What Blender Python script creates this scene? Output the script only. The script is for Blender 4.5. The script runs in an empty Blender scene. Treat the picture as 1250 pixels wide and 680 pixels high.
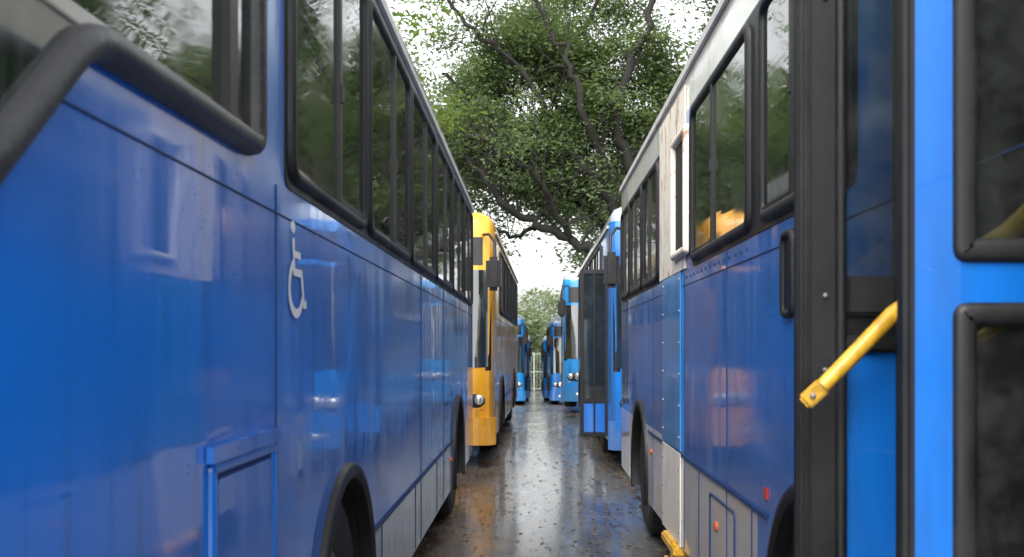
import bpy, bmesh, math, random
import numpy as np
from mathutils import Vector, Matrix
random.seed(7)
rng = np.random.default_rng(11)
scene = bpy.context.scene
COL = scene.collection
F = 1300.0; CH = 1.5

# ------------------------------------------------------------------ materials
class NM:
    def __init__(s, name):
        s.m = bpy.data.materials.new(name); s.m.use_nodes = True
        s.t = s.m.node_tree; s.n = s.t.nodes; s.b = s.n['Principled BSDF']; s.out = s.n['Material Output']
        s.tc = s.n.new('ShaderNodeTexCoord')
    def L(s, a, b): s.t.links.new(a, b)
    def put(s, v, sock):
        if hasattr(v, 'is_linked') or isinstance(v, bpy.types.NodeSocket): s.L(v, sock)
        elif isinstance(v, (tuple, list)) and len(v) == 3 and sock.type == 'RGBA': sock.default_value = (*v, 1)
        else: sock.default_value = v
    def map(s, scale=(1, 1, 1), loc=(0, 0, 0)):
        m = s.n.new('ShaderNodeMapping'); m.inputs['Scale'].default_value = scale; m.inputs['Location'].default_value = loc
        s.L(s.tc.outputs['Object'], m.inputs['Vector']); return m.outputs[0]
    def noise(s, scale, detail=4, rough=.55, vec=None, dist=0):
        n = s.n.new('ShaderNodeTexNoise'); n.inputs['Scale'].default_value = scale; n.inputs['Detail'].default_value = min(detail, 5)
        n.inputs['Roughness'].default_value = rough; n.inputs['Distortion'].default_value = dist
        s.L(vec if vec else s.tc.outputs['Object'], n.inputs['Vector']); return n.outputs['Fac']
    def vor(s, scale, vec=None, feat='F1', out='Distance'):
        n = s.n.new('ShaderNodeTexVoronoi'); n.feature = feat; n.inputs['Scale'].default_value = scale
        s.L(vec if vec else s.tc.outputs['Object'], n.inputs['Vector']); return n.outputs[out]
    def rng(s, v, a, b, c=0., d=1.):
        n = s.n.new('ShaderNodeMapRange'); s.L(v, n.inputs[0])
        for i, x in enumerate((a, b, c, d)): n.inputs[i + 1].default_value = x
        return n.outputs[0]
    def math(s, op, a, b=0.):
        n = s.n.new('ShaderNodeMath'); n.operation = op; s.put(a, n.inputs[0]); s.put(b, n.inputs[1]); return n.outputs[0]
    def mix(s, f, a, b, bt='MIX'):
        n = s.n.new('ShaderNodeMixRGB'); n.blend_type = bt; s.put(f, n.inputs[0]); s.put(a, n.inputs[1]); s.put(b, n.inputs[2]); return n.outputs[0]
    def bump(s, h, st, dist=.01, prev=None):
        n = s.n.new('ShaderNodeBump'); n.inputs['Strength'].default_value = st; n.inputs['Distance'].default_value = dist
        s.L(h, n.inputs['Height'])
        if prev: s.L(prev, n.inputs['Normal'])
        return n.outputs[0]
    def sep(s):
        n = s.n.new('ShaderNodeSeparateXYZ'); s.L(s.tc.outputs['Object'], n.inputs[0]); return n.outputs
    def set(s, **k):
        for a, v in k.items():
            s.put(v, s.b.inputs[{'col': 'Base Color', 'rough': 'Roughness', 'metal': 'Metallic', 'ior': 'IOR', 'coat': 'Coat Weight',
                'coatr': 'Coat Roughness', 'nrm': 'Normal', 'spec': 'Specular IOR Level', 'cnrm': 'Coat Normal', 'trans': 'Transmission Weight'}[a]])
        return s.m

def paint(name, base, skirt=None, top=None, grime=.6, streak=.22, coat=.8, rough=.32):
    s = NM(name); x, y, z = s.sep()
    va = s.noise(1.1, 3)
    c = s.mix(s.rng(va, .3, .7), tuple(v * .85 for v in base), tuple(min(1, v * 1.1) for v in base))
    if skirt:
        m = s.math('LESS_THAN', z, skirt[0])
        m = s.math('MULTIPLY', m, s.math('GREATER_THAN', y, skirt[2]))
        c = s.mix(m, c, skirt[1])
        if len(skirt) > 3:
            m2 = s.math('MULTIPLY', s.math('LESS_THAN', z, skirt[0] + .04), s.math('GREATER_THAN', y, skirt[3]))
            c = s.mix(m2, c, (.66, .65, .62))
    if top:
        c = s.mix(s.math('GREATER_THAN', z, top[0]), c, top[1])
    st = s.noise(1.0, 5, .6, s.map((6, 9, .7)))
    sm = s.rng(st, .52, .78, 0, streak)
    sm = s.math('MULTIPLY', sm, s.rng(va, .44, .62))
    c = s.mix(sm, c, (.26, .46, .66))
    hs = s.noise(1.0, 5, .6, s.map((3, .8, 22)))
    c = s.mix(s.rng(hs, .62, .74, 0, .06), c, (.33, .42, .52))
    sp = s.noise(60, 2, .7)
    c = s.mix(s.rng(sp, .68, .76, 0, .35), c, (.03, .03, .035))
    g = s.rng(z, .25, 1.25, 1, 0)
    g = s.math('MULTIPLY', g, s.rng(s.noise(2.2, 5, .65, s.map((1, 1, .8))), .4, .8, .05, grime))
    c = s.mix(g, c, (.10, .08, .06))
    c = s.mix(s.rng(st, .44, .26, 0, .4), c, (.010, .03, .05))
    r = s.rng(va, .3, .75, rough * .8, rough * 1.3)
    b1 = s.bump(s.noise(1.5, 1, .4, s.map((1, .8, 1.2))), .38, .02)
    drops = s.math('MULTIPLY', s.rng(s.vor(70), .0, .25, 1, 0), s.rng(s.noise(5, 2), .48, .6))
    b2 = s.bump(drops, .12, .002, b1)
    s.set(col=c, rough=r, coat=coat, coatr=s.rng(st, .40, .70, .03, .20), nrm=b1, cnrm=b2)
    return s.m

def simple(name, col, rough=.5, metal=0., bumpst=.15, var=.25, coat=0., nscale=12, dirt=.35):
    s = NM(name)
    c = s.mix(s.rng(s.noise(nscale, 5, .6), .3, .7), tuple(v * (1 - var) for v in col), tuple(min(1, v * (1 + var)) for v in col))
    n3 = s.noise(3, 5, .7)
    c = s.mix(s.rng(n3, .55, .8, 0, dirt), c, (.10, .085, .065))
    return s.set(col=c, rough=s.rng(n3, .3, .7, rough * .7, min(1, rough * 1.3)), metal=metal, coat=coat, coatr=.1,
                 nrm=s.bump(s.noise(nscale * 5, 2), bumpst, .003))

def glass(name, base=(.012, .018, .014), wav=.09, rmin=.02):
    s = NM(name)
    w = s.noise(1., 2, .5, s.map((2, .5, 9)))
    b = s.bump(w, wav, .02)
    d = s.noise(3, 5, .7)
    c = s.mix(s.rng(d, .5, .8, 0, .3), base, (.10, .10, .085))
    st = s.noise(1.0, 5, .6, s.map((6, 20, .8)))
    c = s.mix(s.rng(st, .55, .75, 0, .35), c, (.14, .145, .13))
    return s.set(col=c, rough=s.rng(d, .4, .7, rmin, rmin + .09), ior=1.8, nrm=b, spec=.8)

def clear_glass(name):
    s = NM(name); gl = s.n.new('ShaderNodeBsdfGlossy'); gl.inputs['Roughness'].default_value = .04
    tr = s.n.new('ShaderNodeBsdfTransparent'); tr.inputs[0].default_value = (.62, .68, .66, 1)
    df = s.n.new('ShaderNodeBsdfDiffuse'); df.inputs[0].default_value = (.20, .21, .20, 1)
    fr = s.n.new('ShaderNodeFresnel'); fr.inputs[0].default_value = 1.5
    a = s.n.new('ShaderNodeMixShader'); b = s.n.new('ShaderNodeMixShader')
    s.L(s.rng(s.noise(7, 5, .75), .4, .8, .03, .18), a.inputs[0]); s.L(tr.outputs[0], a.inputs[1]); s.L(df.outputs[0], a.inputs[2])
    s.L(fr.outputs[0], b.inputs[0]); s.L(a.outputs[0], b.inputs[1]); s.L(gl.outputs[0], b.inputs[2])
    s.L(b.outputs[0], s.out.inputs[0]); return s.m

GREY = (.46, .455, .45)
M_blueL = paint('blue_paint_l', (.002, .165, .66), skirt=(.73, GREY, 4.15), top=(2.96, (.52, .53, .54)), coat=1., rough=.36, streak=.65)
M_blueA = paint('blue_paint_r', (.003, .125, .46), skirt=(.88, GREY, 3.3, 5.65), top=(2.83, (.70, .68, .63)), rough=.4, streak=.4)
M_blue = paint('blue_paint', (.005, .17, .56), top=(3.05, (.35, .42, .5)))
M_blue2 = paint('light_blue_paint', (.008, .24, .62), top=(3.1, (.35, .42, .5)))
M_yel = paint('yellow_paint', (.85, .38, .008), grime=.45, streak=.08)
M_bluedoor = paint('door_paint', (.003, .14, .54), grime=.2, rough=.35, coat=.5, streak=.3)
M_rub = simple('black_rubber', (.006, .006, .007), .6, var=.4, dirt=.12)
M_rubw = simple('weathered_rubber', (.020, .020, .022), .42, var=.6, dirt=1.0, bumpst=.5)
M_blk = simple('black_trim', (.008, .008, .009), .4, dirt=.12)
M_dest = simple('destination_glass', (.008, .008, .009), .22, dirt=.1)
M_tyre = simple('tyre', (.02, .019, .018), .75)
M_rim = simple('wheel_rim', (.22, .21, .20), .5, metal=.3)
M_dark = simple('dark_underside', (.012, .011, .010), .85)
M_glass = glass('window_glass')
M_ws = glass('windshield_glass', (.015, .02, .02), .04)
M_clear = clear_glass('door_glass')
M_cream = simple('cream_panel', (.72, .67, .58), .5, var=.12, nscale=5)
s = NM('rusty_cream'); nz_ = s.noise(5, 5, .75, s.map((1, 2.5, .8)))
s.set(col=s.mix(s.rng(nz_, .54, .64), (.72, .67, .57), (.28, .10, .03)), rough=.6, nrm=s.bump(nz_, .3, .01)); M_rust = s.m
M_gut = simple('grey_gutter', (.48, .48, .47), .5, var=.12, nscale=5)
M_yelbar = simple('yellow_handrail', (.66, .37, .03), .42, coat=.25, var=.35, nscale=30)
M_white = simple('white_decal', (.80, .80, .79), .5, var=.05, dirt=.15)
M_or = simple('orange_reflector', (.65, .10, .02), .25, coat=.5)
M_red = simple('red_reflector', (.45, .03, .02), .25, coat=.5)
M_lamp = simple('headlight_lens', (.55, .57, .58), .08, metal=.6, coat=1, var=.3)
M_seam = simple('seam_dark', (.008, .035, .12), .6)
M_metal = simple('bare_metal', (.35, .34, .32), .4, metal=.8)
M_int = simple('bus_interior', (.10, .105, .11), .7)
M_fence = simple('fence_paint', (.40, .42, .42), .5)
s = NM('rain_drop'); s.set(col=(.01, .17, .60), rough=.1, coat=.4, coatr=.05, spec=.5); M_drop = s.m

# ------------------------------------------------------------------ mesh helpers
def mk(name, verts, faces, mat, parent=None, smooth=False, mi=None, autosm=None):
    me = bpy.data.meshes.new(name); me.from_pydata([tuple(v) for v in verts], [], faces)
    mats = mat if isinstance(mat, list) else [mat]
    for m in mats: me.materials.append(m)
    if mi: me.polygons.foreach_set('material_index', mi)
    bm = bmesh.new(); bm.from_mesh(me); bmesh.ops.recalc_face_normals(bm, faces=bm.faces)
    if autosm:
        for e in bm.edges:
            if len(e.link_faces) == 2 and e.calc_face_angle(0) > autosm: e.smooth = False
        smooth = True
    bm.to_mesh(me); bm.free()
    if smooth: me.polygons.foreach_set('use_smooth', [True] * len(me.polygons))
    o = bpy.data.objects.new(name, me); COL.objects.link(o)
    if parent: o.parent = parent
    return o

def box(name, c, d, mat, parent=None, bev=.01, seg=2, rot=None):
    bm = bmesh.new(); bmesh.ops.create_cube(bm, size=1)
    for v in bm.verts: v.co = Vector((v.co.x * d[0], v.co.y * d[1], v.co.z * d[2]))
    if bev: bmesh.ops.bevel(bm, geom=bm.edges[:], offset=min(bev, min(d) * .45), segments=seg, affect='EDGES')
    if rot: bmesh.ops.rotate(bm, verts=bm.verts, cent=(0, 0, 0), matrix=rot)
    bmesh.ops.translate(bm, verts=bm.verts, vec=c)
    me = bpy.data.meshes.new(name); bm.to_mesh(me); bm.free(); me.materials.append(mat)
    o = bpy.data.objects.new(name, me); COL.objects.link(o)
    if parent: o.parent = parent
    return o

def ell(name, c, r, mat, parent=None, seg=20):
    bm = bmesh.new(); bmesh.ops.create_uvsphere(bm, u_segments=seg, v_segments=12, radius=1)
    for v in bm.verts: v.co = Vector((c[0] + v.co.x * r[0], c[1] + v.co.y * r[1], c[2] + v.co.z * r[2]))
    me = bpy.data.meshes.new(name); bm.to_mesh(me); bm.free(); me.materials.append(mat)
    me.polygons.foreach_set('use_smooth', [True] * len(me.polygons))
    o = bpy.data.objects.new(name, me); COL.objects.link(o)
    if parent: o.parent = parent
    return o

def tube_geo(pts, rad, n=8):
    pts = [Vector(p) for p in pts]; V = []; Fc = []
    up = Vector((0, 0, 1)); prevx = None
    for i, p in enumerate(pts):
        t = (pts[min(i + 1, len(pts) - 1)] - pts[max(i - 1, 0)]).normalized()
        if prevx is None:
            a = up if abs(t.z) < .9 else Vector((1, 0, 0)); xx = t.cross(a).normalized()
        else: xx = (prevx - t * prevx.dot(t)).normalized()
        prevx = xx; yy = t.cross(xx)
        r = rad[i] if isinstance(rad, (list, tuple)) else rad
        for k in range(n):
            an = 2 * math.pi * k / n; V.append(p + xx * (r * math.cos(an)) + yy * (r * math.sin(an)))
    for i in range(len(pts) - 1):
        for k in range(n):
            Fc.append((i * n + k, i * n + (k + 1) % n, (i + 1) * n + (k + 1) % n, (i + 1) * n + k))
    Fc.append(tuple(range(n))); Fc.append(tuple(range((len(pts) - 1) * n, len(pts) * n)))
    return V, Fc
def tube(name, pts, rad, mat, parent=None, n=10):
    V, Fc = tube_geo(pts, rad, n); return mk(name, V, Fc, mat, parent, autosm=1.0)

def roundpoly(pts, r, seg=5):
    out = []; n = len(pts)
    for i in range(n):
        p0, p, p1 = Vector(pts[i - 1]), Vector(pts[i]), Vector(pts[(i + 1) % n])
        a = (p0 - p); b = (p1 - p); ra = min(r, a.length * .45, b.length * .45)
        a = p + a.normalized() * ra; b = p + b.normalized() * ra
        for k in range(seg + 1):
            t = k / seg; out.append(tuple(a * (1 - t) ** 2 + p * 2 * t * (1 - t) + b * t * t))
    return out
def offset(poly, w):
    n = len(poly); area = sum(poly[i - 1][0] * poly[i][1] - poly[i][0] * poly[i - 1][1] for i in range(n))
    sg = 1 if area > 0 else -1; out = []
    for i in range(n):
        a, p, b = Vector(poly[i - 1]), Vector(poly[i]), Vector(poly[(i + 1) % n])
        d1 = (p - a).normalized(); d2 = (b - p).normalized()
        n1 = Vector((-d1.y, d1.x)); n2 = Vector((-d2.y, d2.x)); m = (n1 + n2)
        m = m.normalized() / max(.5, m.normalized().dot(n1)); out.append(tuple(p + m * w * sg))
    return out

def ring(name, poly, w, t, fn, mat, parent, base=0.):
    """rubber gasket; fn(u,v,off)->xyz"""
    lo = [(poly, base), (offset(poly, w * .08), base + t * .7), (offset(poly, w * .28), base + t), (offset(poly, w * .72), base + t),
          (offset(poly, w * .92), base + t * .7), (offset(poly, w), base)]
    V = []; n = len(poly); Fc = []
    for pl, o in lo: V += [fn(u, v, o) for u, v in pl]
    for j in range(len(lo) - 1):
        for i in range(n): Fc.append((j * n + i, j * n + (i + 1) % n, (j + 1) * n + (i + 1) % n, (j + 1) * n + i))
    return mk(name, V, Fc, mat, parent, autosm=.9)
def sheet(name, poly, fn, off, mat, parent, th=.004):
    n = len(poly); V = [fn(u, v, off) for u, v in poly] + [fn(u, v, off - th) for u, v in poly]
    Fc = [tuple(range(n)), tuple(range(2 * n - 1, n - 1, -1))] + [(i, (i + 1) % n, n + (i + 1) % n, n + i) for i in range(n)]
    return mk(name, V, Fc, mat, parent)
def rect(u0, u1, v0, v1): return [(u0, v0), (u1, v0), (u1, v1), (u0, v1)]
def droplets(name, n, u0, u1, v0, v1, fn, par, r0=.001, r1=.0028):
    V = []; Fc = []
    for _ in range(n):
        u = rng.uniform(u0, u1); v = rng.uniform(v0, v1); r = r0 + (r1 - r0) * rng.uniform() ** 3; st = rng.uniform(1, 1.7); b = len(V)
        for k in range(6): V.append(fn(u + r * math.cos(k * math.pi / 3), v + r * st * math.sin(k * math.pi / 3), .0002))
        for k in range(6): V.append(fn(u + .6 * r * math.cos(k * math.pi / 3), v + .6 * r * st * math.sin(k * math.pi / 3), r * .35))
        V.append(fn(u, v, r * .5))
        for k in range(6):
            Fc.append((b + k, b + (k + 1) % 6, b + 6 + (k + 1) % 6, b + 6 + k)); Fc.append((b + 6 + k, b + 6 + (k + 1) % 6, b + 12))
    return mk(name, V, Fc, M_drop, par, smooth=True)

# ------------------------------------------------------------------ bus
HW = 1.25
SEC = [(1.10, .28), (1.25, .34), (1.25, .75), (1.25, 1.2), (1.25, 1.95), (1.25, 2.9), (1.25, 3.04), (1.235, 3.14), (1.19, 3.21), (1.08, 3.26), (.55, 3.31)]
def yf(z): return max(0., z - 1.2) * .07
FX = [0, .3, .6, .85, 1.03, 1.12, 1.19, 1.235]; FY = [0, 0, .002, .006, .012, .03, .075, .16]
def fy(x): return float(np.interp(abs(x), FX, FY))

def front_panel(name, z0, z1, xm, off, mat, par, bottomcurve=0., nz=8):
    xs = sorted(set([-x for x in FX if x < xm] + [x for x in FX if x < xm] + [-xm, xm])); V = []; Fc = []
    for k in range(nz + 1):
        for x in xs:
            zz0 = z0 - bottomcurve * (1 - (x / 1.25) ** 2)
            z = zz0 + (z1 - zz0) * k / nz
            V.append((x * (1 + off * .8), fy(x) + yf(z) - off, z))
    n = len(xs)
    for k in range(nz):
        for i in range(n - 1): Fc.append((k * n + i, k * n + i + 1, (k + 1) * n + i + 1, (k + 1) * n + i))
    base = len(V); rimi = [i for i in range(n)] + [k * n + n - 1 for k in range(1, nz + 1)] + [nz * n + i for i in range(n - 2, -1, -1)] + [k * n for k in range(nz - 1, 0, -1)]
    for i in rimi: v = V[i]; V.append((v[0] * .97, v[1] + off + .02, v[2]))
    m = len(rimi)
    for j in range(m): Fc.append((rimi[j], rimi[(j + 1) % m], base + (j + 1) % m, base + j))
    return mk(name, V, Fc, mat, par, autosm=.7)

def bus(loc, mat, L=11.6, wheels=(2.6, 8.3), wins=None, wz=(1.96, 2.93), yaw=0., ar=.54, cuts=(), mirrors=True, drop=None,
        name='city_bus', seams=(), bumpmat=None, skirtseam=.73, gw=.038, band=True, gut=2.995, gmat=None):
    e = bpy.data.objects.new(name, None); COL.objects.link(e); e.location = loc; e.rotation_euler = (0, 0, yaw)
    st = [(0, .24), (.02, .13), (.07, .055), (.16, .014), (.3, 0)] + [(y, 0) for y in np.linspace(1, L - 1, 9)] + [(L - .12, 0), (L - .04, .04), (L, .12)]
    ns = len(SEC); V = []; Fc = []
    for y, ins in st:
        ringp = [(x * (1 - ins / HW), z - (ins * .8 if z > 3.0 else 0)) for x, z in SEC]
        for x, z in ringp: V.append((x, y + yf(z) * max(0, 1 - y / .8), z))
        for x, z in reversed(ringp): V.append((-x, y + yf(z) * max(0, 1 - y / .8), z))
    m = 2 * ns
    for i in range(len(st) - 1):
        for k in range(m): Fc.append((i * m + k, i * m + (k + 1) % m, (i + 1) * m + (k + 1) % m, (i + 1) * m + k))
    for b in (0, (len(st) - 1) * m):
        for k in range(ns - 1): Fc.append((b + k, b + k + 1, b + m - 2 - k, b + m - 1 - k))
    body = mk('body', V, Fc, [mat, M_dark], e, autosm=.55)
    cut = bmesh.new()
    for wy in wheels:
        for s in (1, -1):
            prof = [(wy + ar * math.cos(a), .5 + ar * math.sin(a)) for a in np.linspace(-.35, math.pi + .35, 40)]
            prof += [(prof[-1][0], -.1), (prof[0][0], -.1)]
            va = [cut.verts.new((s * .70, p[0], p[1])) for p in prof]; vb = [cut.verts.new((s * 1.4, p[0], p[1])) for p in prof]
            n = len(prof); cut.faces.new(va); cut.faces.new(vb[::-1])
            for i in range(n): cut.faces.new((va[i], vb[i], vb[(i + 1) % n], va[(i + 1) % n]))
    for (x0, x1, y0, y1, z0, z1) in cuts:
        bmesh.ops.create_cube(cut, size=1, matrix=Matrix.Translation(((x0 + x1) / 2, (y0 + y1) / 2, (z0 + z1) / 2)) @ Matrix.Diagonal((x1 - x0, y1 - y0, z1 - z0, 1)))
    bmesh.ops.recalc_face_normals(cut, faces=cut.faces)
    me = bpy.data.meshes.new('c'); cut.to_mesh(me); cut.free(); me.materials.append(mat); me.materials.append(M_dark)
    me.polygons.foreach_set('material_index', [1] * len(me.polygons))
    co = bpy.data.objects.new('c', me); COL.objects.link(co); co.parent = e
    md = body.modifiers.new('b', 'BOOLEAN'); md.operation = 'DIFFERENCE'; md.object = co; md.solver = 'EXACT'
    bpy.context.view_layer.update()
    dg = bpy.context.evaluated_depsgraph_get()
    nm = bpy.data.meshes.new_from_object(body.evaluated_get(dg))
    body.modifiers.clear(); body.data = nm
    bpy.data.objects.remove(co)
    prof = [(.0, .02), (.10, .02), (.12, .0), (.20, -.02), (.24, .03), (.27, .0), (.285, -.005), (.33, -.02), (.43, -.03), (.475, -.01), (.495, .03), (.5, .09), (.5, .26), (.42, .3), (.0, .3)]
    for wi, wy in enumerate(wheels):
        for s in (1, -1):
            V = []; Fc = []; mi = []; n = 36
            for r, d in prof:
                for k in range(n):
                    a = 2 * math.pi * k / n; V.append((s * (HW - .07 - d), wy + r * math.cos(a), .5 + r * math.sin(a)))
            for j in range(len(prof) - 1):
                for k in range(n):
                    Fc.append((j * n + k, j * n + (k + 1) % n, (j + 1) * n + (k + 1) % n, (j + 1) * n + k)); mi.append(1 if j < 5 else 0)
            mk('wheel', V, Fc, [M_tyre, M_rim], e, mi=mi, autosm=.6)
            for k in range(8):
                a = 2 * math.pi * k / 8
                ell('wheel_nut', (s * (HW - .065), wy + .16 * math.cos(a), .5 + .16 * math.sin(a)), (.025, .018, .018), M_rim, e, 8)
            pr = [(ar - .012, -.03), (ar - .012, .02), (ar + .01, .03), (ar + .035, .028), (ar + .045, .015), (ar + .045, -.0)]
            V = []; Fc = []; n = 28
            for k in range(n + 1):
                a = math.radians(-19 + 218 * k / n)
                for r, o in pr: V.append((s * (HW + o), wy + r * math.cos(a), .5 + r * math.sin(a)))
            q = len(pr)
            for k in range(n):
                for j in range(q - 1): Fc.append((k * q + j, k * q + j + 1, (k + 1) * q + j + 1, (k + 1) * q + j))
            mk('arch_lip', V, Fc, M_rub, e, autosm=.9)
        tube('axle', [(-1, wy, .5), (1, wy, .5)], .07, M_dark, e)
    if wins is None:
        wins = []; y = 1.95
        while y + 1.3 < L - .3: wins.append((y, y + 1.32)); y += 1.42
    for s in (1, -1):
        fn = lambda u, v, o, s=s: (s * (HW + o), u, v)
        if band:
            grp = []
            for a, b in wins:
                if grp and a - grp[-1][1] < .3: grp[-1][1] = b
                else: grp.append([a, b])
            for a, b in grp: sheet('window_band', roundpoly(rect(a - .03, b + .03, wz[0] - .02, wz[1] + .02), .06), fn, .004, M_blk, e)
        for a, b in wins:
            pl = roundpoly(rect(a, b, wz[0], wz[1]), .09)
            ring('window_gasket', pl, gw, .022, fn, M_rub, e, .002)
            sheet('window_pane', offset(pl, gw * .7), fn, .008, M_glass, e)
            yd = a + (b - a) * .56
            sheet('sash_bar', rect(yd - .018, yd + .018, wz[0] + .03, wz[1] - .03), fn, .020, M_blk, e, .014)
            sheet('sash_rail', rect(yd + .018, b - .035, wz[0] + .03, wz[0] + .06), fn, .017, M_blk, e, .012)
            sheet('sash_latch', rect(yd - .012, yd + .012, wz[0] + .38, wz[0] + .44), fn, .028, M_blk, e, .01)
        if drop:
            pl = roundpoly(drop, .07)
            ring('driver_window_gasket', pl, .06, .036, fn, M_rubw, e, .002)
            sheet('driver_window_pane', offset(pl, .045), fn, .010, M_glass, e)
        sheet('roof_gutter', rect(.5, L - .15, gut, gut + .035), fn, .022, M_gut, e, .02)
        sheet('belt_seam', rect(.3, L - .13, wz[0] - .105, wz[0] - .1015), fn, .0035, M_seam, e)
        for y in seams:
            sheet('panel_seam', rect(y - .003, y + .003, .35, wz[0] - .03), fn, .0035, M_seam, e)
        sheet('skirt_trim', rect(wheels[0] + ar + .08, wheels[1] - ar - .08, skirtseam - .012, skirtseam + .006), fn, .008, M_seam, e)
        for k, y in enumerate(np.arange(wheels[0] + .9, wheels[1] - .6, 1.35)):
            sheet('skirt_seam', rect(y - .004, y + .004, .35, skirtseam - .02), fn, .0038, M_seam, e)
        ell('side_marker', (s * (HW + .003), wheels[1] - .8, skirtseam - .14), (.012, .03, .022), M_or, e, 12)
    front_panel('windshield_surround', 1.22, 2.97, 1.215, .006, M_blk, e, .06)
    front_panel('windshield', 1.27, 2.5, 1.17, .014, M_ws, e, .05)
    front_panel('destination_glass', 2.56, 2.92, 1.1, .014, M_dest, e)
    front_panel('bumper', .27, .62, 1.235, .05, bumpmat or mat, e)
    front_panel('grille', .80, .98, .55, .012, M_blk, e)
    for k in range(4): box('grille_bar', (0, -.02, .82 + .045 * k), (1.0, .02, .012), M_rub, e, .003)
    box('licence_plate', (0, -.06, .46), (.4, .012, .13), M_white, e, .003)
    for s in (1, -1):
        ell('headlight_housing', (s * .94, .035, .83), (.21, .05, .14), M_blk, e)
        ell('headlight', (s * .87, .005, .84), (.11, .05, .10), M_lamp, e)
        ell('headlight', (s * 1.05, .035, .84), (.09, .05, .085), M_lamp, e)
        ell('turn_lamp', (s * 1.07, .04, .72), (.07, .03, .025), M_or, e)
        ell('fog_lamp', (s * .9, -.04, .42), (.07, .025, .05), M_lamp, e)
        tube('wiper', [(s * .15, -.03, 1.2), (s * .5, -.05 + yf(1.6), 1.55), (s * .85, -.03 + yf(1.9), 1.95)], .009, M_rub, e, 6)
        if mirrors:
            tube('mirror_arm', [(s * 1.12, .12, 2.95), (s * 1.2, -.12, 2.93), (s * 1.28, -.26, 2.82), (s * 1.29, -.28, 2.6)], .018, M_rub, e, 8)
            box('mirror', (s * 1.27, -.28, 2.42), (.19, .12, .42), M_blk, e, .045, 4)
    box('rear_window', (0, L + .003, 2.35), (1.9, .02, .8), M_glass, e, .01)
    box('rear_bumper', (0, L + .02, .5), (2.3, .08, .3), M_rub, e, .03)
    for s in (1, -1):
        for k in range(3): ell('tail_lamp', (s * 1.0, L + .0, 1.0 + .17 * k), (.07, .03, .07), M_red, e, 14)
    box('roof_hatch', (0, L * .35, 3.33), (.8, .7, .08), M_cream, e, .03)
    box('roof_hatch', (0, L * .7, 3.33), (.8, .7, .08), M_cream, e, .03)
    return e

# ---- near left bus
LX = -.68 - HW; LY = .30
def lw(a, b): return (a - LY, b - LY)
busL = bus((LX, LY, 0), M_blueL, L=11.6, wheels=(3.85 - LY, 9.5 - LY), name='city_bus',
    wins=[lw(2.92, 4.22), lw(4.30, 5.7), lw(5.78, 7.18), lw(7.26, 8.66), lw(8.74, 10.1), lw(10.18, 11.5)],
    drop=[(2.58 - LY, 1.955), (2.58 - LY, 2.9), (.95 - LY, 2.9), (.95 - LY, 1.52), (1.12 - LY, 1.54), (1.60 - LY, 1.94)], seams=(2.8 - LY, 6.4 - LY, 8.0 - LY), mirrors=False)
fnL = lambda u, v, o: (HW + o, u - LY, v)
sheet('sash_bar', rect(2.28, 2.34, 2.0, 2.86), fnL, .03, M_blk, busL, .02)
sheet('service_hatch', roundpoly(rect(2.26, 2.73, .62, 1.22), .02), fnL, .010, M_blueL, busL, .008)
ring('service_hatch_frame', roundpoly(rect(2.22, 2.77, .58, 1.26), .02), .03, .012, fnL, M_blueL, busL, .001)
sheet('service_hatch_hinge', rect(2.2, 2.79, 1.26, 1.295), fnL, .020, M_blueL, busL, .018)
sheet('service_hatch_gap', roundpoly(rect(2.245, 2.745, .60, 1.24), .02), fnL, .004, M_seam, busL, .003)
droplets('rain_droplets', 2600, 1.4, 4.6, 1.05, 1.9, fnL, busL)
def strip(name, pts, w, fn, off, mat, par):
    pts = [Vector(p) for p in pts]; V = []; Fc = []
    for i, p in enumerate(pts):
        t = (pts[min(i + 1, len(pts) - 1)] - pts[max(i - 1, 0)]).normalized(); nn = Vector((-t.y, t.x)) * w / 2
        V.append(fn(p.x + nn.x, p.y + nn.y, off)); V.append(fn(p.x - nn.x, p.y - nn.y, off))
    for i in range(len(pts) - 1): Fc.append((2 * i, 2 * i + 1, 2 * i + 3, 2 * i + 2))
    return mk(name, V, Fc, mat, par)
cy, cz = 3.02, 1.62
sheet('wheelchair_decal_head', [(cy - .03 + .022 * math.cos(a), 1.84 + .018 * math.sin(a)) for a in np.linspace(0, 6.28, 17)[:-1]], fnL, .0045, M_white, busL, .003)
strip('wheelchair_decal_body', [(cy - .03, 1.81), (cy - .02, 1.715), (cy + .075, 1.715), (cy + .105, 1.625), (cy + .14, 1.63)], .028, fnL, .0045, M_white, busL)
strip('wheelchair_decal_arm', [(cy - .028, 1.765), (cy + .06, 1.765)], .02, fnL, .0052, M_white, busL)
strip('wheelchair_decal_wheel', [(cy - .0 + .085 * math.cos(a), 1.67 + .072 * math.sin(a)) for a in np.linspace(1.9, 5.9, 22)], .026, fnL, .0058, M_white, busL)

# ---- near right bus
AX = .86 + HW; AY = .8
def aw(a, b): return (a - AY, b - AY)
busA = bus((AX, AY, 0), M_blueA, L=9.8, wheels=(3.3 - AY, 8.6 - AY), wz=(1.96, 2.8), cuts=[(-1.6, .9, 1.72 - AY, 2.5 - AY, .40, 2.86)],
    wins=[aw(2.86, 4.0), aw(4.2, 5.75), aw(7.3, 8.3), aw(8.38, 9.4), aw(9.48, 10.35)], seams=(6.1 - AY, 4.75 - AY, 7.7 - AY), mirrors=False, skirtseam=.88, gut=3.03, gw=.05)
fnA = lambda u, v, o: (-HW - o, u - AY, v)
sheet('cream_pillar_panel', rect(6.0, 7.2, 1.95, 2.98), fnA, .012, M_rust, busA, .01)
ring('open_window_frame', roundpoly(rect(5.84, 6.42, 2.02, 2.74), .03), .05, .03, fnA, M_rust, busA, .012)
sheet('open_window_shade_sheet', rect(5.88, 6.38, 2.06, 2.7), fnA, .0145, M_dark, busA, .002)  # near-black sheet paints the shade of the opening; the body behind is solid
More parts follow.
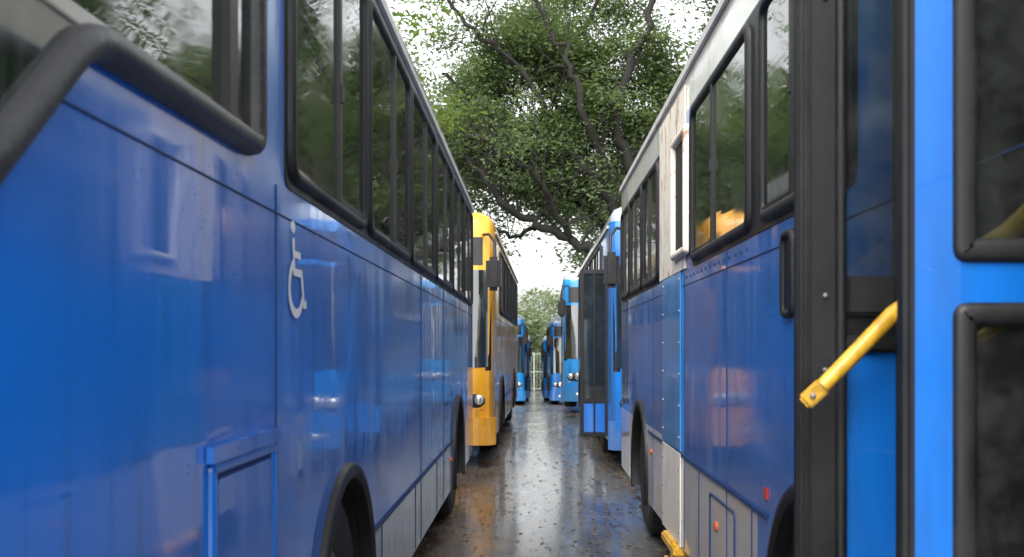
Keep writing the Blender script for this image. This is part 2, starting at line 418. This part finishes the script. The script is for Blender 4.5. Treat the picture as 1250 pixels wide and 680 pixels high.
sheet('repair_strip', rect(6.2, 7.05, .90, 1.945), fnA, .012, M_blue2, busA, .01)
sheet('cream_skirt_plate', rect(6.2, 7.05, .34, .885), fnA, .012, M_cream, busA, .01)
for k in range(9):
    for yy in (6.24, 7.01): ell('rivet', fnA(yy, .42 + k * .185, .012), (.006, .011, .011), M_metal, busA, 8)
for k in range(14): ell('rivet', fnA(4.3 + k * .13, 1.90, .001), (.004, .008, .008), M_seam, busA, 8)
box('yellow_step', fnA(6.5, .31, -.03), (.16, .6, .06), M_yelbar, busA, .012)
tube('yellow_step_bracket', [fnA(6.3, .36, .03), fnA(6.3, .2, .04), fnA(6.6, .2, .04)], .018, M_yelbar, busA)
ring('skirt_hatch', roundpoly(rect(4.55, 5.2, .40, .80), .03), .012, .006, fnA, M_seam, busA, .001)
ell('hatch_lock', fnA(5.02, .66, .003), (.010, .03, .025), M_or, busA, 14)
sheet('side_reflector', rect(3.91, 3.96, .945, .985), fnA, .008, M_red, busA, .007)
ring('door_release_rim', roundpoly(rect(3.5, 3.66, 1.60, 1.90), .05), .03, .018, fnA, M_rub, busA, .001)
sheet('door_release', roundpoly(rect(3.52, 3.64, 1.62, 1.88), .04), fnA, .008, M_blk, busA, .007)
def leafbox(nm, x0, x1, z0, z1, y, th, mat, bev=.008):
    return box(nm, ((x0 + x1) / 2 - AX, y - AY, (z0 + z1) / 2), (x1 - x0, th, z1 - z0), mat, busA, bev)
ZB, ZT = .42, 2.84
y1 = 2.46
leafbox('door_leaf_post', .603, .715, ZB, ZT, y1, .05, M_rub, .012)
leafbox('door_leaf_edge', .604, .628, ZB, ZT, y1 - .035, .02, M_blk, .008)
leafbox('door_leaf_post', .832, .872, ZB, ZT, y1, .05, M_rub, .012)
leafbox('door_leaf_rail', .715, .832, 1.575, 1.665, y1, .044, M_rub)
leafbox('door_leaf_rail', .69, .832, 1.49, 1.53, y1 - .012, .044, M_rub)
leafbox('door_leaf_infill', .715, .832, 1.53, 1.575, y1 + .008, .02, M_blk, .002)
leafbox('door_leaf_panel', .713, .834, ZB + .04, 1.49, y1, .03, M_bluedoor, .004)
leafbox('door_leaf_glass', .713, .834, 1.665, ZT - .05, y1, .006, M_clear, .001)
leafbox('door_leaf_rail', .715, .832, ZT - .06, ZT, y1, .044, M_rub)
leafbox('door_leaf_rail', .715, .832, ZB, ZB + .05, y1, .044, M_rub)
tube('door_leaf_hinge', [(.70 - AX, y1 - .03 - AY, ZB), (.70 - AX, y1 - .03 - AY, ZT)], .013, M_rub, busA)
for zz in (.8, 1.45, 1.62, 2.3): ell('door_leaf_bolt', (.665 - AX, y1 - .028 - AY, zz), (.006, .005, .006), M_rim, busA, 10)
y2 = 1.95
fn2 = lambda u, v, o: (u - AX, y2 - AY - o, v)
leafbox('door_leaf_post', .668, .690, ZB, ZT, y2 - .005, .05, M_rub, .01)
W0, W1 = .775, 1.13
for nm, a in (('door_stile', (.690, W0, ZB, ZT)), ('door_stile', (W1, 1.20, ZB, ZT)), ('door_rail', (W0, W1, 1.555, 1.685)), ('door_rail', (W0, W1, ZT - .1, ZT)), ('door_rail', (W0, W1, ZB, ZB + .12))):
    leafbox(nm, a[0], a[1], a[2], a[3], y2, .03, M_bluedoor, .0)
ring('door_window_gasket', roundpoly(rect(W0 - .015, W1 + .015, 1.655, ZT - .08), .03), .045, .012, fn2, M_rub, busA, .016)
ring('door_window_gasket', roundpoly(rect(W0 - .015, W1 + .015, ZB + .1, 1.583), .03), .045, .012, fn2, M_rub, busA, .016)
leafbox('door_window', W0 + .0, W1 - .0, 1.68, ZT - .1, y2, .006, M_clear, .001)
leafbox('door_window', W0 + .0, W1 - .0, ZB + .12, 1.56, y2, .006, M_clear, .001)
droplets('rain_droplets', 110, .693, .758, 1.0, 2.2, lambda u, v, o: fn2(u, v, o + .0155), busA, .0006, .0016)
def wl(x, y, z): return (x - AX, y - AY, z)
tube('door_handle', [wl(.845, 2.42, 1.605), wl(.83, 2.36, 1.60), wl(.79, 2.345, 1.575), wl(.70, 2.335, 1.485), wl(.63, 2.33, 1.415)], [.019, .019, .019, .018, .017], M_yelbar, busA, 14)
box('door_handle_lug', wl(.612, 2.328, 1.40), (.062, .014, .038), M_yelbar, busA, .006, rot=Matrix.Rotation(math.radians(-42), 3, 'Y'))
ell('door_handle_bolt', wl(.607, 2.318, 1.396), (.007, .006, .007), M_rim, busA, 10)
tube('inner_handrail', [wl(.84, 2.02, 1.68), wl(.90, 2.02, 1.72), wl(1.06, 2.03, 1.87), wl(1.25, 2.08, 1.92)], .02, M_yelbar, busA, 12)
tube('inner_handrail', [wl(.82, 2.02, 1.50), wl(.89, 2.02, 1.55), wl(1.12, 2.04, 1.56)], .014, M_yelbar, busA, 12)
tube('inner_pole', [wl(1.35, 2.3, .45), wl(1.35, 2.3, 2.84)], .018, M_yelbar, busA, 12)
box('entry_step', wl(1.5, 2.1, .62), (.6, .72, .3), M_int, busA, .02)

# ---- others
def gz(y): return 0. if y < 25 else (-.04 * (y - 25) if y < 60 else -1.4)
bus((-.52 - HW, 13.5, 0), M_yel, yaw=-math.radians(.7), L=11.3, wz=(2.0, 2.9), bumpmat=M_yel)
bus((-.32 - HW, 37, gz(40)), M_blue2, L=11)
bus((-.22 - HW, 50, gz(53)), M_blue, L=11)
busB = bus((.93 + HW, 12.8, 0), M_blue, L=10)
def bb(nm, x0, x1, z0, z1, yy, th, mat, bev=.006): box(nm, (-HW - (x0 + x1) / 2, yy, (z0 + z1) / 2), (x1 - x0, th, z1 - z0), mat, busB, bev)
bb('door_leaf_post', .30, .345, .38, 2.5, .75, .05, M_rub); bb('door_leaf_post', .0, .03, .38, 2.5, .75, .05, M_rub)
bb('door_leaf_rail', .03, .30, 2.44, 2.5, .75, .045, M_rub); bb('door_leaf_rail', .03, .30, .38, .43, .75, .045, M_rub)
bb('door_leaf_rail', .03, .30, .80, .86, .75, .045, M_rub); bb('door_leaf_rail', .155, .175, .43, 2.44, .74, .04, M_rub)
bb('door_leaf_panel', .03, .155, .43, .80, .75, .03, M_bluedoor); bb('door_leaf_panel', .175, .30, .43, .80, .75, .03, M_bluedoor)
bb('door_leaf_glass', .03, .155, .86, 2.44, .75, .01, M_ws); bb('door_leaf_glass', .175, .30, .86, 2.44, .75, .01, M_ws)
busC = bus((.66 + HW, 24.6, 0), M_blue2, L=11.3, yaw=-math.radians(1.4))
bus((.58 + HW, 38, gz(41)), M_blue, L=11)
bus((.44 + HW, 51, gz(54)), M_blue, L=11)

# ------------------------------------------------------------------ ground
s = NM('ground_soil'); s.set(col=s.mix(s.noise(.6, 5), (.05, .07, .02), (.09, .065, .04)), rough=.9)
M_soil = s.m
s = NM('wet_asphalt'); x, y, z = s.sep()
agg = s.vor(95); fine = s.noise(170, 2, .7)
base = s.mix(s.rng(s.noise(1.2, 5, .65), .3, .7), (.055, .055, .058), (.115, .113, .11))
base = s.mix(s.rng(s.vor(120, out='Color'), .2, .9, 0, .55), base, (.20, .195, .19))
mud = s.math('MULTIPLY', s.rng(x, -.85, -.1, 1, 0), s.rng(s.noise(1.6, 5, .65), .36, .6))
base = s.mix(s.math('MULTIPLY', mud, .8), base, (.17, .085, .035))
pud = s.rng(s.noise(1.6, 5, .62, s.map((1.7, .5, 1), (5, 3, 0))), .47, .58)
base = s.mix(s.math('MULTIPLY', pud, .5), base, (.035, .034, .033))
rgh = s.mix(pud, s.rng(fine, .35, .7, .2, .42), (.05, .05, .05))
h = s.math('ADD', s.math('MULTIPLY', agg, -1.), s.math('MULTIPLY', fine, .6))
b = s.bump(s.math('MULTIPLY', h, s.rng(pud, 0, 1, 1, .15)), .9, .009)
b = s.bump(s.noise(2.5, 4), .35, .03, b)
s.set(col=base, rough=rgh, nrm=b, spec=1., coat=.6, coatr=.12); M_asph = s.m
def gsheet(name, x0, x1, ys, dz, mat):
    V = []; Fc = []
    for yy in ys: V += [(x0, yy, gz(yy) + dz), (x1, yy, gz(yy) + dz)]
    for i in range(len(ys) - 1): Fc.append((2 * i, 2 * i + 1, 2 * i + 3, 2 * i + 2))
    return mk(name, V, Fc, mat)
gsheet('ground', -500, 500, [-300, -30, 0, 24, 25, 26, 40, 60, 61, 80, 200, 700], -.004, M_soil)
gsheet('asphalt_road', -8, 8, [-20, 0, 24, 25, 26, 40, 60, 61, 76], 0, M_asph)

def leaves_geo(C, size, aspect=.45, flat=.5, sizevar=.35, groundlie=False):
    n = len(C); nrm = rng.normal(size=(n, 3)); nrm[:, 2] = np.abs(nrm[:, 2]) + flat * 2
    if groundlie: nrm[:, :2] *= .12
    nrm /= np.linalg.norm(nrm, axis=1)[:, None]
    u = np.cross(nrm, rng.normal(size=(n, 3))); u /= np.linalg.norm(u, axis=1)[:, None]; v = np.cross(nrm, u)
    sz = (size * (1 + sizevar * rng.uniform(-1, 1, n)))[:, None]
    a = C + u * sz; b = C + v * sz * aspect + u * sz * .15 ; c = C - u * sz; d = C - v * sz * aspect + u * sz * .15
    c = c - nrm * sz * .25; a = a - nrm * sz * .2
    V = np.stack([a, b, c, d], 1).reshape(-1, 3)
    return V
def fastmesh(name, V1, F1, VL, mats, parent=None):
    nb = len(V1); V = np.vstack([np.array(V1).reshape(-1, 3), VL]) if nb else VL
    fb = np.array([f for f in F1 if len(f) == 4], dtype=np.int32).reshape(-1, 4)
    nl = len(VL) // 4; fl = np.arange(nl * 4, dtype=np.int32).reshape(-1, 4) + nb
    Fa = np.vstack([fb, fl]) if nb else fl
    me = bpy.data.meshes.new(name); me.vertices.add(len(V)); me.vertices.foreach_set('co', V.astype(np.float32).ravel())
    me.loops.add(Fa.size); me.loops.foreach_set('vertex_index', Fa.ravel()); me.polygons.add(len(Fa))
    me.polygons.foreach_set('loop_start', np.arange(0, Fa.size, 4, dtype=np.int32))
    for m in mats: me.materials.append(m)
    me.polygons.foreach_set('material_index', np.r_[np.zeros(len(fb), np.int32), np.ones(nl, np.int32)])
    me.polygons.foreach_set('use_smooth', np.r_[np.ones(len(fb), bool), np.zeros(nl, bool)])
    me.update(calc_edges=True); me.validate()
    o = bpy.data.objects.new(name, me); COL.objects.link(o); return o

def leafmat(name, c1, c2, c3, tr=.35, tc=(.26, .34, .06)):
    s = NM(name); g = s.n.new('ShaderNodeNewGeometry')
    c = s.mix(g.outputs['Random Per Island'], c1, c2)
    c = s.mix(s.rng(s.noise(.55, 3), .42, .62), c, c3)
    s.set(col=c, rough=.45, spec=.4)
    t = s.n.new('ShaderNodeBsdfTranslucent'); s.L(s.mix(.5, c, tc), t.inputs[0])
    mx = s.n.new('ShaderNodeMixShader'); mx.inputs[0].default_value = tr
    s.L(s.b.outputs[0], mx.inputs[1]); s.L(t.outputs[0], mx.inputs[2]); s.L(mx.outputs[0], s.out.inputs[0]); return s.m
M_leaf = leafmat('foliage', (.085, .145, .055), (.16, .23, .09), (.14, .19, .105), .45)
M_leaf2 = leafmat('foliage_bright', (.11, .23, .025), (.17, .29, .035), (.10, .19, .025), .5)
M_leaf3 = leafmat('foliage_far_hazed', (.17, .22, .14), (.22, .27, .17), (.19, .23, .16), .45)  # paler greens put a mild distance haze into the leaf colour
s = NM('bark'); s.set(col=s.mix(s.noise(5, 5, .7, s.map((3, 3, .7))), (.006, .005, .004), (.022, .019, .015)), rough=.8, nrm=s.bump(s.noise(12, 4, .7, s.map((3, 3, .6))), .8, .04)); M_bark = s.m
s = NM('dead_leaf'); g = s.n.new('ShaderNodeNewGeometry'); s.set(col=s.mix(g.outputs['Random Per Island'], (.05, .03, .012), (.32, .20, .06)), rough=.5); M_litter = s.m
n = 8000
C = np.stack([rng.uniform(-1.2, 1.2, n), 4 + 40 * rng.uniform(0, 1, n) ** 1.3, np.zeros(n)], 1)
C[:, 0] = np.where(rng.uniform(size=n) < .6, np.sign(C[:, 0] + .35) * (1.05 - np.abs(C[:, 0]) ** 2 * .45), C[:, 0])
C[:, 2] = [gz(v) + .008 for v in C[:, 1]]
o = fastmesh('leaf_litter', [], [], leaves_geo(C, .018, .5, .5, .6, True), [M_litter, M_litter])

# ------------------------------------------------------------------ trees
def unit(v): return v / (np.linalg.norm(v) + 1e-9)
class Tree:
    def __init__(s): s.V = []; s.F = []; s.tips = []
    def add(s, pts, rad, n=7):
        V, Fc = tube_geo(pts, rad, n); o = len(s.V); s.V += [tuple(v) for v in V]; s.F += [tuple(i + o for i in f) for f in Fc if len(f) == 4]
    def grow(s, p, d, L, r, lev, maxlev, up=.15, bias=None, sides=None):
        k = max(3, int(L / .45)); pts = [np.array(p)]; rad = [r]; d = unit(np.array(d, float)); q = np.array(p, float)
        for i in range(k):
            d = unit(d + rng.normal(0, .2, 3) + np.array([0, 0, up * .35]) + (bias * .1 if bias is not None else 0)); q = q + d * L / k; pts.append(q.copy()); rad.append(r * (1 - .75 * (i + 1) / k))
        s.add(pts, rad, [8, 6, 5, 4, 3][min(lev, 4)])
        if lev >= maxlev:
            s.tips += pts[1:]; return
        nb = {0: 7, 1: 6, 2: 5, 3: 4}[lev]
        for j in range(nb):
            t = rng.uniform(.25, 1.0) if j else 1.0; i = int(t * k); b = pts[min(i, k)]
            nd = unit(d * .5 + rng.normal(0, .65, 3) + np.array([0, 0, up]) + (bias * .35 if bias is not None else 0))
            s.grow(b, nd, L * rng.uniform(.45, .68), max(.008, rad[min(i, k)] * .58), lev + 1, maxlev, up, bias)
    def leaves(s, per, sig, size, aspect=.42, droop=0, filt=None):
        T = np.array(s.tips)
        if filt is not None: T = T[filt(T)]
        C = np.repeat(T, per, 0); C = C + rng.normal(0, 1, C.shape) * np.array([sig, sig, sig * .55]); C[:, 2] -= droop
        return leaves_geo(C, size, aspect)
def smoothpts(P, sub=5, jit=.06):
    P = [np.array(p, float) for p in P]; out = []
    for i in range(len(P) - 1):
        p0 = P[max(i - 1, 0)]; p1 = P[i]; p2 = P[i + 1]; p3 = P[min(i + 2, len(P) - 1)]
        for k in range(sub):
            t = k / sub; out.append(.5 * (2 * p1 + (p2 - p0) * t + (2 * p0 - 5 * p1 + 4 * p2 - p3) * t * t + (3 * p1 - p0 - 3 * p2 + p3) * t ** 3) + rng.normal(0, jit, 3))
    out.append(P[-1]); return out

T = Tree(); D0 = 34.
def W(px, py, dy=0.): d = D0 + dy; return ((px - 652) * d / F, d, CH + (425 - py) * d / F)
limbs = [
 ([W(828, 545), W(812, 440), W(790, 350), W(768, 290)], .42, .30, False),
 ([W(790, 345), W(745, 315), W(700, 297), W(655, 275, -.5), W(618, 252, -1), W(590, 215, -1), W(560, 190, -.5), W(520, 175)], .19, .05, True),
 ([W(768, 290), W(740, 238), W(705, 195), W(668, 165, .5), W(625, 152, 1), W(585, 128, 1), W(540, 90, 1)], .20, .05, True),
 ([W(740, 238), W(732, 180, -.5), W(706, 125, -1), W(692, 70, -1), W(662, 20, -1), W(640, -50, -1)], .15, .05, True),
 ([W(768, 290), W(770, 205), W(752, 145), W(768, 80), W(792, 20), W(800, -70)], .22, .08, True),
 ([W(754, 150), W(722, 100, 1), W(718, 40, 1.5), W(745, -40, 2)], .12, .05, True),
 ([W(785, 330), W(835, 265), W(890, 195), W(960, 120), W(1040, 80)], .22, .06, True),
 ([W(668, 165, .5), W(652, 110), W(610, 60), W(560, 20), W(520, -60)], .11, .05, True),
 ([W(700, 297), W(672, 240, -1), W(640, 205, -1.5), W(610, 190, -2), W(575, 150, -2)], .11, .05, True),
 ([W(790, 345), W(760, 300, 2), W(720, 262, 3), W(680, 230, 4), W(640, 215, 5), W(600, 200, 6)], .14, .05, True),
 ([W(732, 180), W(690, 150, 2), W(660, 100, 3), W(640, 60, 4)], .10, .05, True),
 ([W(770, 205), W(800, 150, 1), W(840, 100, 1), W(880, 40, 1), W(900, -30)], .13, .05, True),
 ([W(655, 275, -.5), W(630, 285, .5), W(600, 280, 1), W(570, 262, 1)], .08, .03, True),
]
back = np.array([0, .8, .2])
for P, r0, r1, kids in limbs:
    pts = smoothpts(P); n = len(pts); rad = [r0 + (r1 - r0) * i / (n - 1) for i in range(n)]
    T.add(pts, rad, 9)
    if kids:
        for j in range(int(n * .72)):
            i = int(n * (.15 + .85 * rng.uniform())); i = min(i, n - 1)
            t = unit(np.array(pts[min(i + 1, n - 1)]) - np.array(pts[i - 1]))
            dd = unit(t * .6 + rng.normal(0, .65, 3) + np.array([0, .45, .3]))
            T.grow(pts[i], dd, rng.uniform(1.2, 3.2), max(.018, rad[i] * .34), 2, 3 + (rng.uniform() < .4), .12, back)
def filt(T_):
    clump = np.sin(T_[:, 0] * 1.9 + 1.3 * np.sin(T_[:, 2] * 1.1)) + np.sin(T_[:, 2] * 2.1 + T_[:, 1] * .8)
    p = np.where(clump > -.4, .8, .15); p = np.where(T_[:, 2] < 6.0, p * .5, p); p = np.where(T_[:, 1] < D0 + .1, p * .22, p)
    return rng.uniform(size=len(T_)) < p
nt_ = filt(np.array(T.tips)).sum(); per = max(6, int(125000 / nt_))
VL = T.leaves(per, .33, .085, .45, filt=filt)
fastmesh('spreading_tree', T.V, T.F, VL, [M_bark, M_leaf])

def gen_tree(mat, name, leafn, size, sig, H=4.5, thr=-.5):
    T = Tree(); tr = [(0, 0, -.3), (.1, 0, 1.5), (-.05, .1, 3), (.1, .1, H)]
    T.add(smoothpts(tr, 4, .02), list(np.linspace(.4, .27, 13)), 10)
    for k in range(7):
        a = k * 2 * math.pi / 7 + rng.uniform(-.3, .3); e = rng.uniform(.45, 1.3)
        T.grow((.1, .1, H - rng.uniform(0, .8)), (math.cos(a), math.sin(a), e), rng.uniform(4.2, 5.6), .17, 0, 3, .16)
    f = lambda t: (np.sin(t[:, 0] * 1.5 + t[:, 2]) + np.sin(t[:, 1] * 1.6 - t[:, 2] * 1.2)) > thr
    nn = f(np.array(T.tips)).sum()
    per = max(3, int(leafn / nn)); VL = T.leaves(per, sig, size, filt=f)
    return fastmesh(name, T.V, T.F, VL, [M_bark, mat])
def place(o, x, y, sc=1, rz=0, first=False):
    if not first: o2 = bpy.data.objects.new(o.name.split('.')[0], o.data); COL.objects.link(o2); o = o2
    o.location = (x, y, gz(y)); o.scale = (sc, sc, sc); o.rotation_euler = (0, 0, rz); return o
g1 = gen_tree(M_leaf2, 'shade_tree', 80000, .07, .24)
place(g1, -5.6, 17, .92, .4, True)
g2 = gen_tree(M_leaf, 'shade_tree', 85000, .11, .42, thr=-.6)
place(g2, 14.5, 26, 1.15, 1.0, True)
place(g2, -12, 38, 1.2, 2.2); place(g2, 21, 42, 1.3, 5.0)
place(g2, -17, 24, 1.2, .7)
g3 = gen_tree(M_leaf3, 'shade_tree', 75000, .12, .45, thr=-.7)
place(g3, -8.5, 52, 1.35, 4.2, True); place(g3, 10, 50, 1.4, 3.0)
C = []
for k in range(150):
    cx = rng.uniform(-70, 70); cy_ = rng.uniform(84, 120); cz_ = rng.uniform(0, 6.0 + (cy_ - 84) * .05 + 1.5 * math.sin(cx * .3)); r = rng.uniform(1.2, 3)
    if abs(cx) > 8: cz_ *= 1.5
    m = 450; v = rng.normal(size=(m, 3)); v /= np.linalg.norm(v, axis=1)[:, None]; v *= (rng.uniform(.55, 1.05, m) * r)[:, None]; v[:, 2] *= .75
    C.append(v + np.array([cx, cy_, cz_ - 1.2]))
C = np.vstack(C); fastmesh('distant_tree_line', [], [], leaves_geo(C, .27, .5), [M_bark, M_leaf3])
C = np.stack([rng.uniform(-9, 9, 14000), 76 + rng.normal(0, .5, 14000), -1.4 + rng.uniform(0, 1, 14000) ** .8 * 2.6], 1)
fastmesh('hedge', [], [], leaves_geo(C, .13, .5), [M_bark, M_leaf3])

fe = bpy.data.objects.new('yard_fence', None); COL.objects.link(fe); fe.location = (0, 72, gz(72))
for xx in np.arange(-9, 9.1, 3): tube('post', [(xx, 0, 0), (xx, 0, 2.6)], .05, M_fence, fe, 8)
for zz in (.15, 1.3, 2.5): tube('rail', [(-9, 0, zz), (9, 0, zz)], .025, M_fence, fe, 6)
V = []; Fc = []
for i, xx in enumerate(np.arange(-9, 9, .2)):
    a, b_ = tube_geo([(xx, .03, .15), (xx, .03, 2.5)], .009, 4); o_ = len(V); V += a; Fc += [tuple(q + o_ for q in f) for f in b_]
mk('pickets', V, Fc, M_fence, fe)

# ------------------------------------------------------------------ light, sky
w = bpy.data.worlds.new('World'); scene.world = w; w.use_nodes = True; nt = w.node_tree
sky = nt.nodes.new('ShaderNodeTexSky'); sky.sky_type = 'NISHITA'; sky.sun_disc = False
sky.sun_elevation = math.radians(48); sky.sun_rotation = math.radians(200); sky.dust_density = 4; sky.air_density = 1.2
hs = nt.nodes.new('ShaderNodeHueSaturation'); hs.inputs['Saturation'].default_value = .12; hs.inputs['Value'].default_value = 3.1
nt.links.new(sky.outputs[0], hs.inputs['Color']); nt.links.new(hs.outputs[0], nt.nodes['Background'].inputs[0])
nt.nodes['Background'].inputs[1].default_value = .15
sd = bpy.data.lights.new('sun', 'SUN'); sd.energy = 1.3; sd.angle = math.radians(50); sd.color = (1, .97, .92)
so = bpy.data.objects.new('sun', sd); COL.objects.link(so)
el, az = math.radians(48), math.radians(200)
dirv = Vector((math.sin(az) * math.cos(el), math.cos(az) * math.cos(el), math.sin(el)))
so.rotation_euler = dirv.to_track_quat('Z', 'Y').to_euler(); so.location = (0, 0, 30)

cd = bpy.data.cameras.new('camera'); cam = bpy.data.objects.new('camera', cd); COL.objects.link(cam)
cam.location = (0, 0, CH); cam.rotation_euler = (math.pi / 2, 0, 0); cd.sensor_width = 36; cd.lens = F / 1250 * 36
cd.shift_x = -27 / 1250; cd.shift_y = 85 / 1250; cd.clip_end = 1500; cd.clip_start = .05
cd.dof.use_dof = True; cd.dof.focus_distance = 8.5; cd.dof.aperture_fstop = 5.0
scene.camera = cam
scene.view_settings.view_transform = 'Standard'; scene.view_settings.look = 'None'; scene.view_settings.exposure = 0
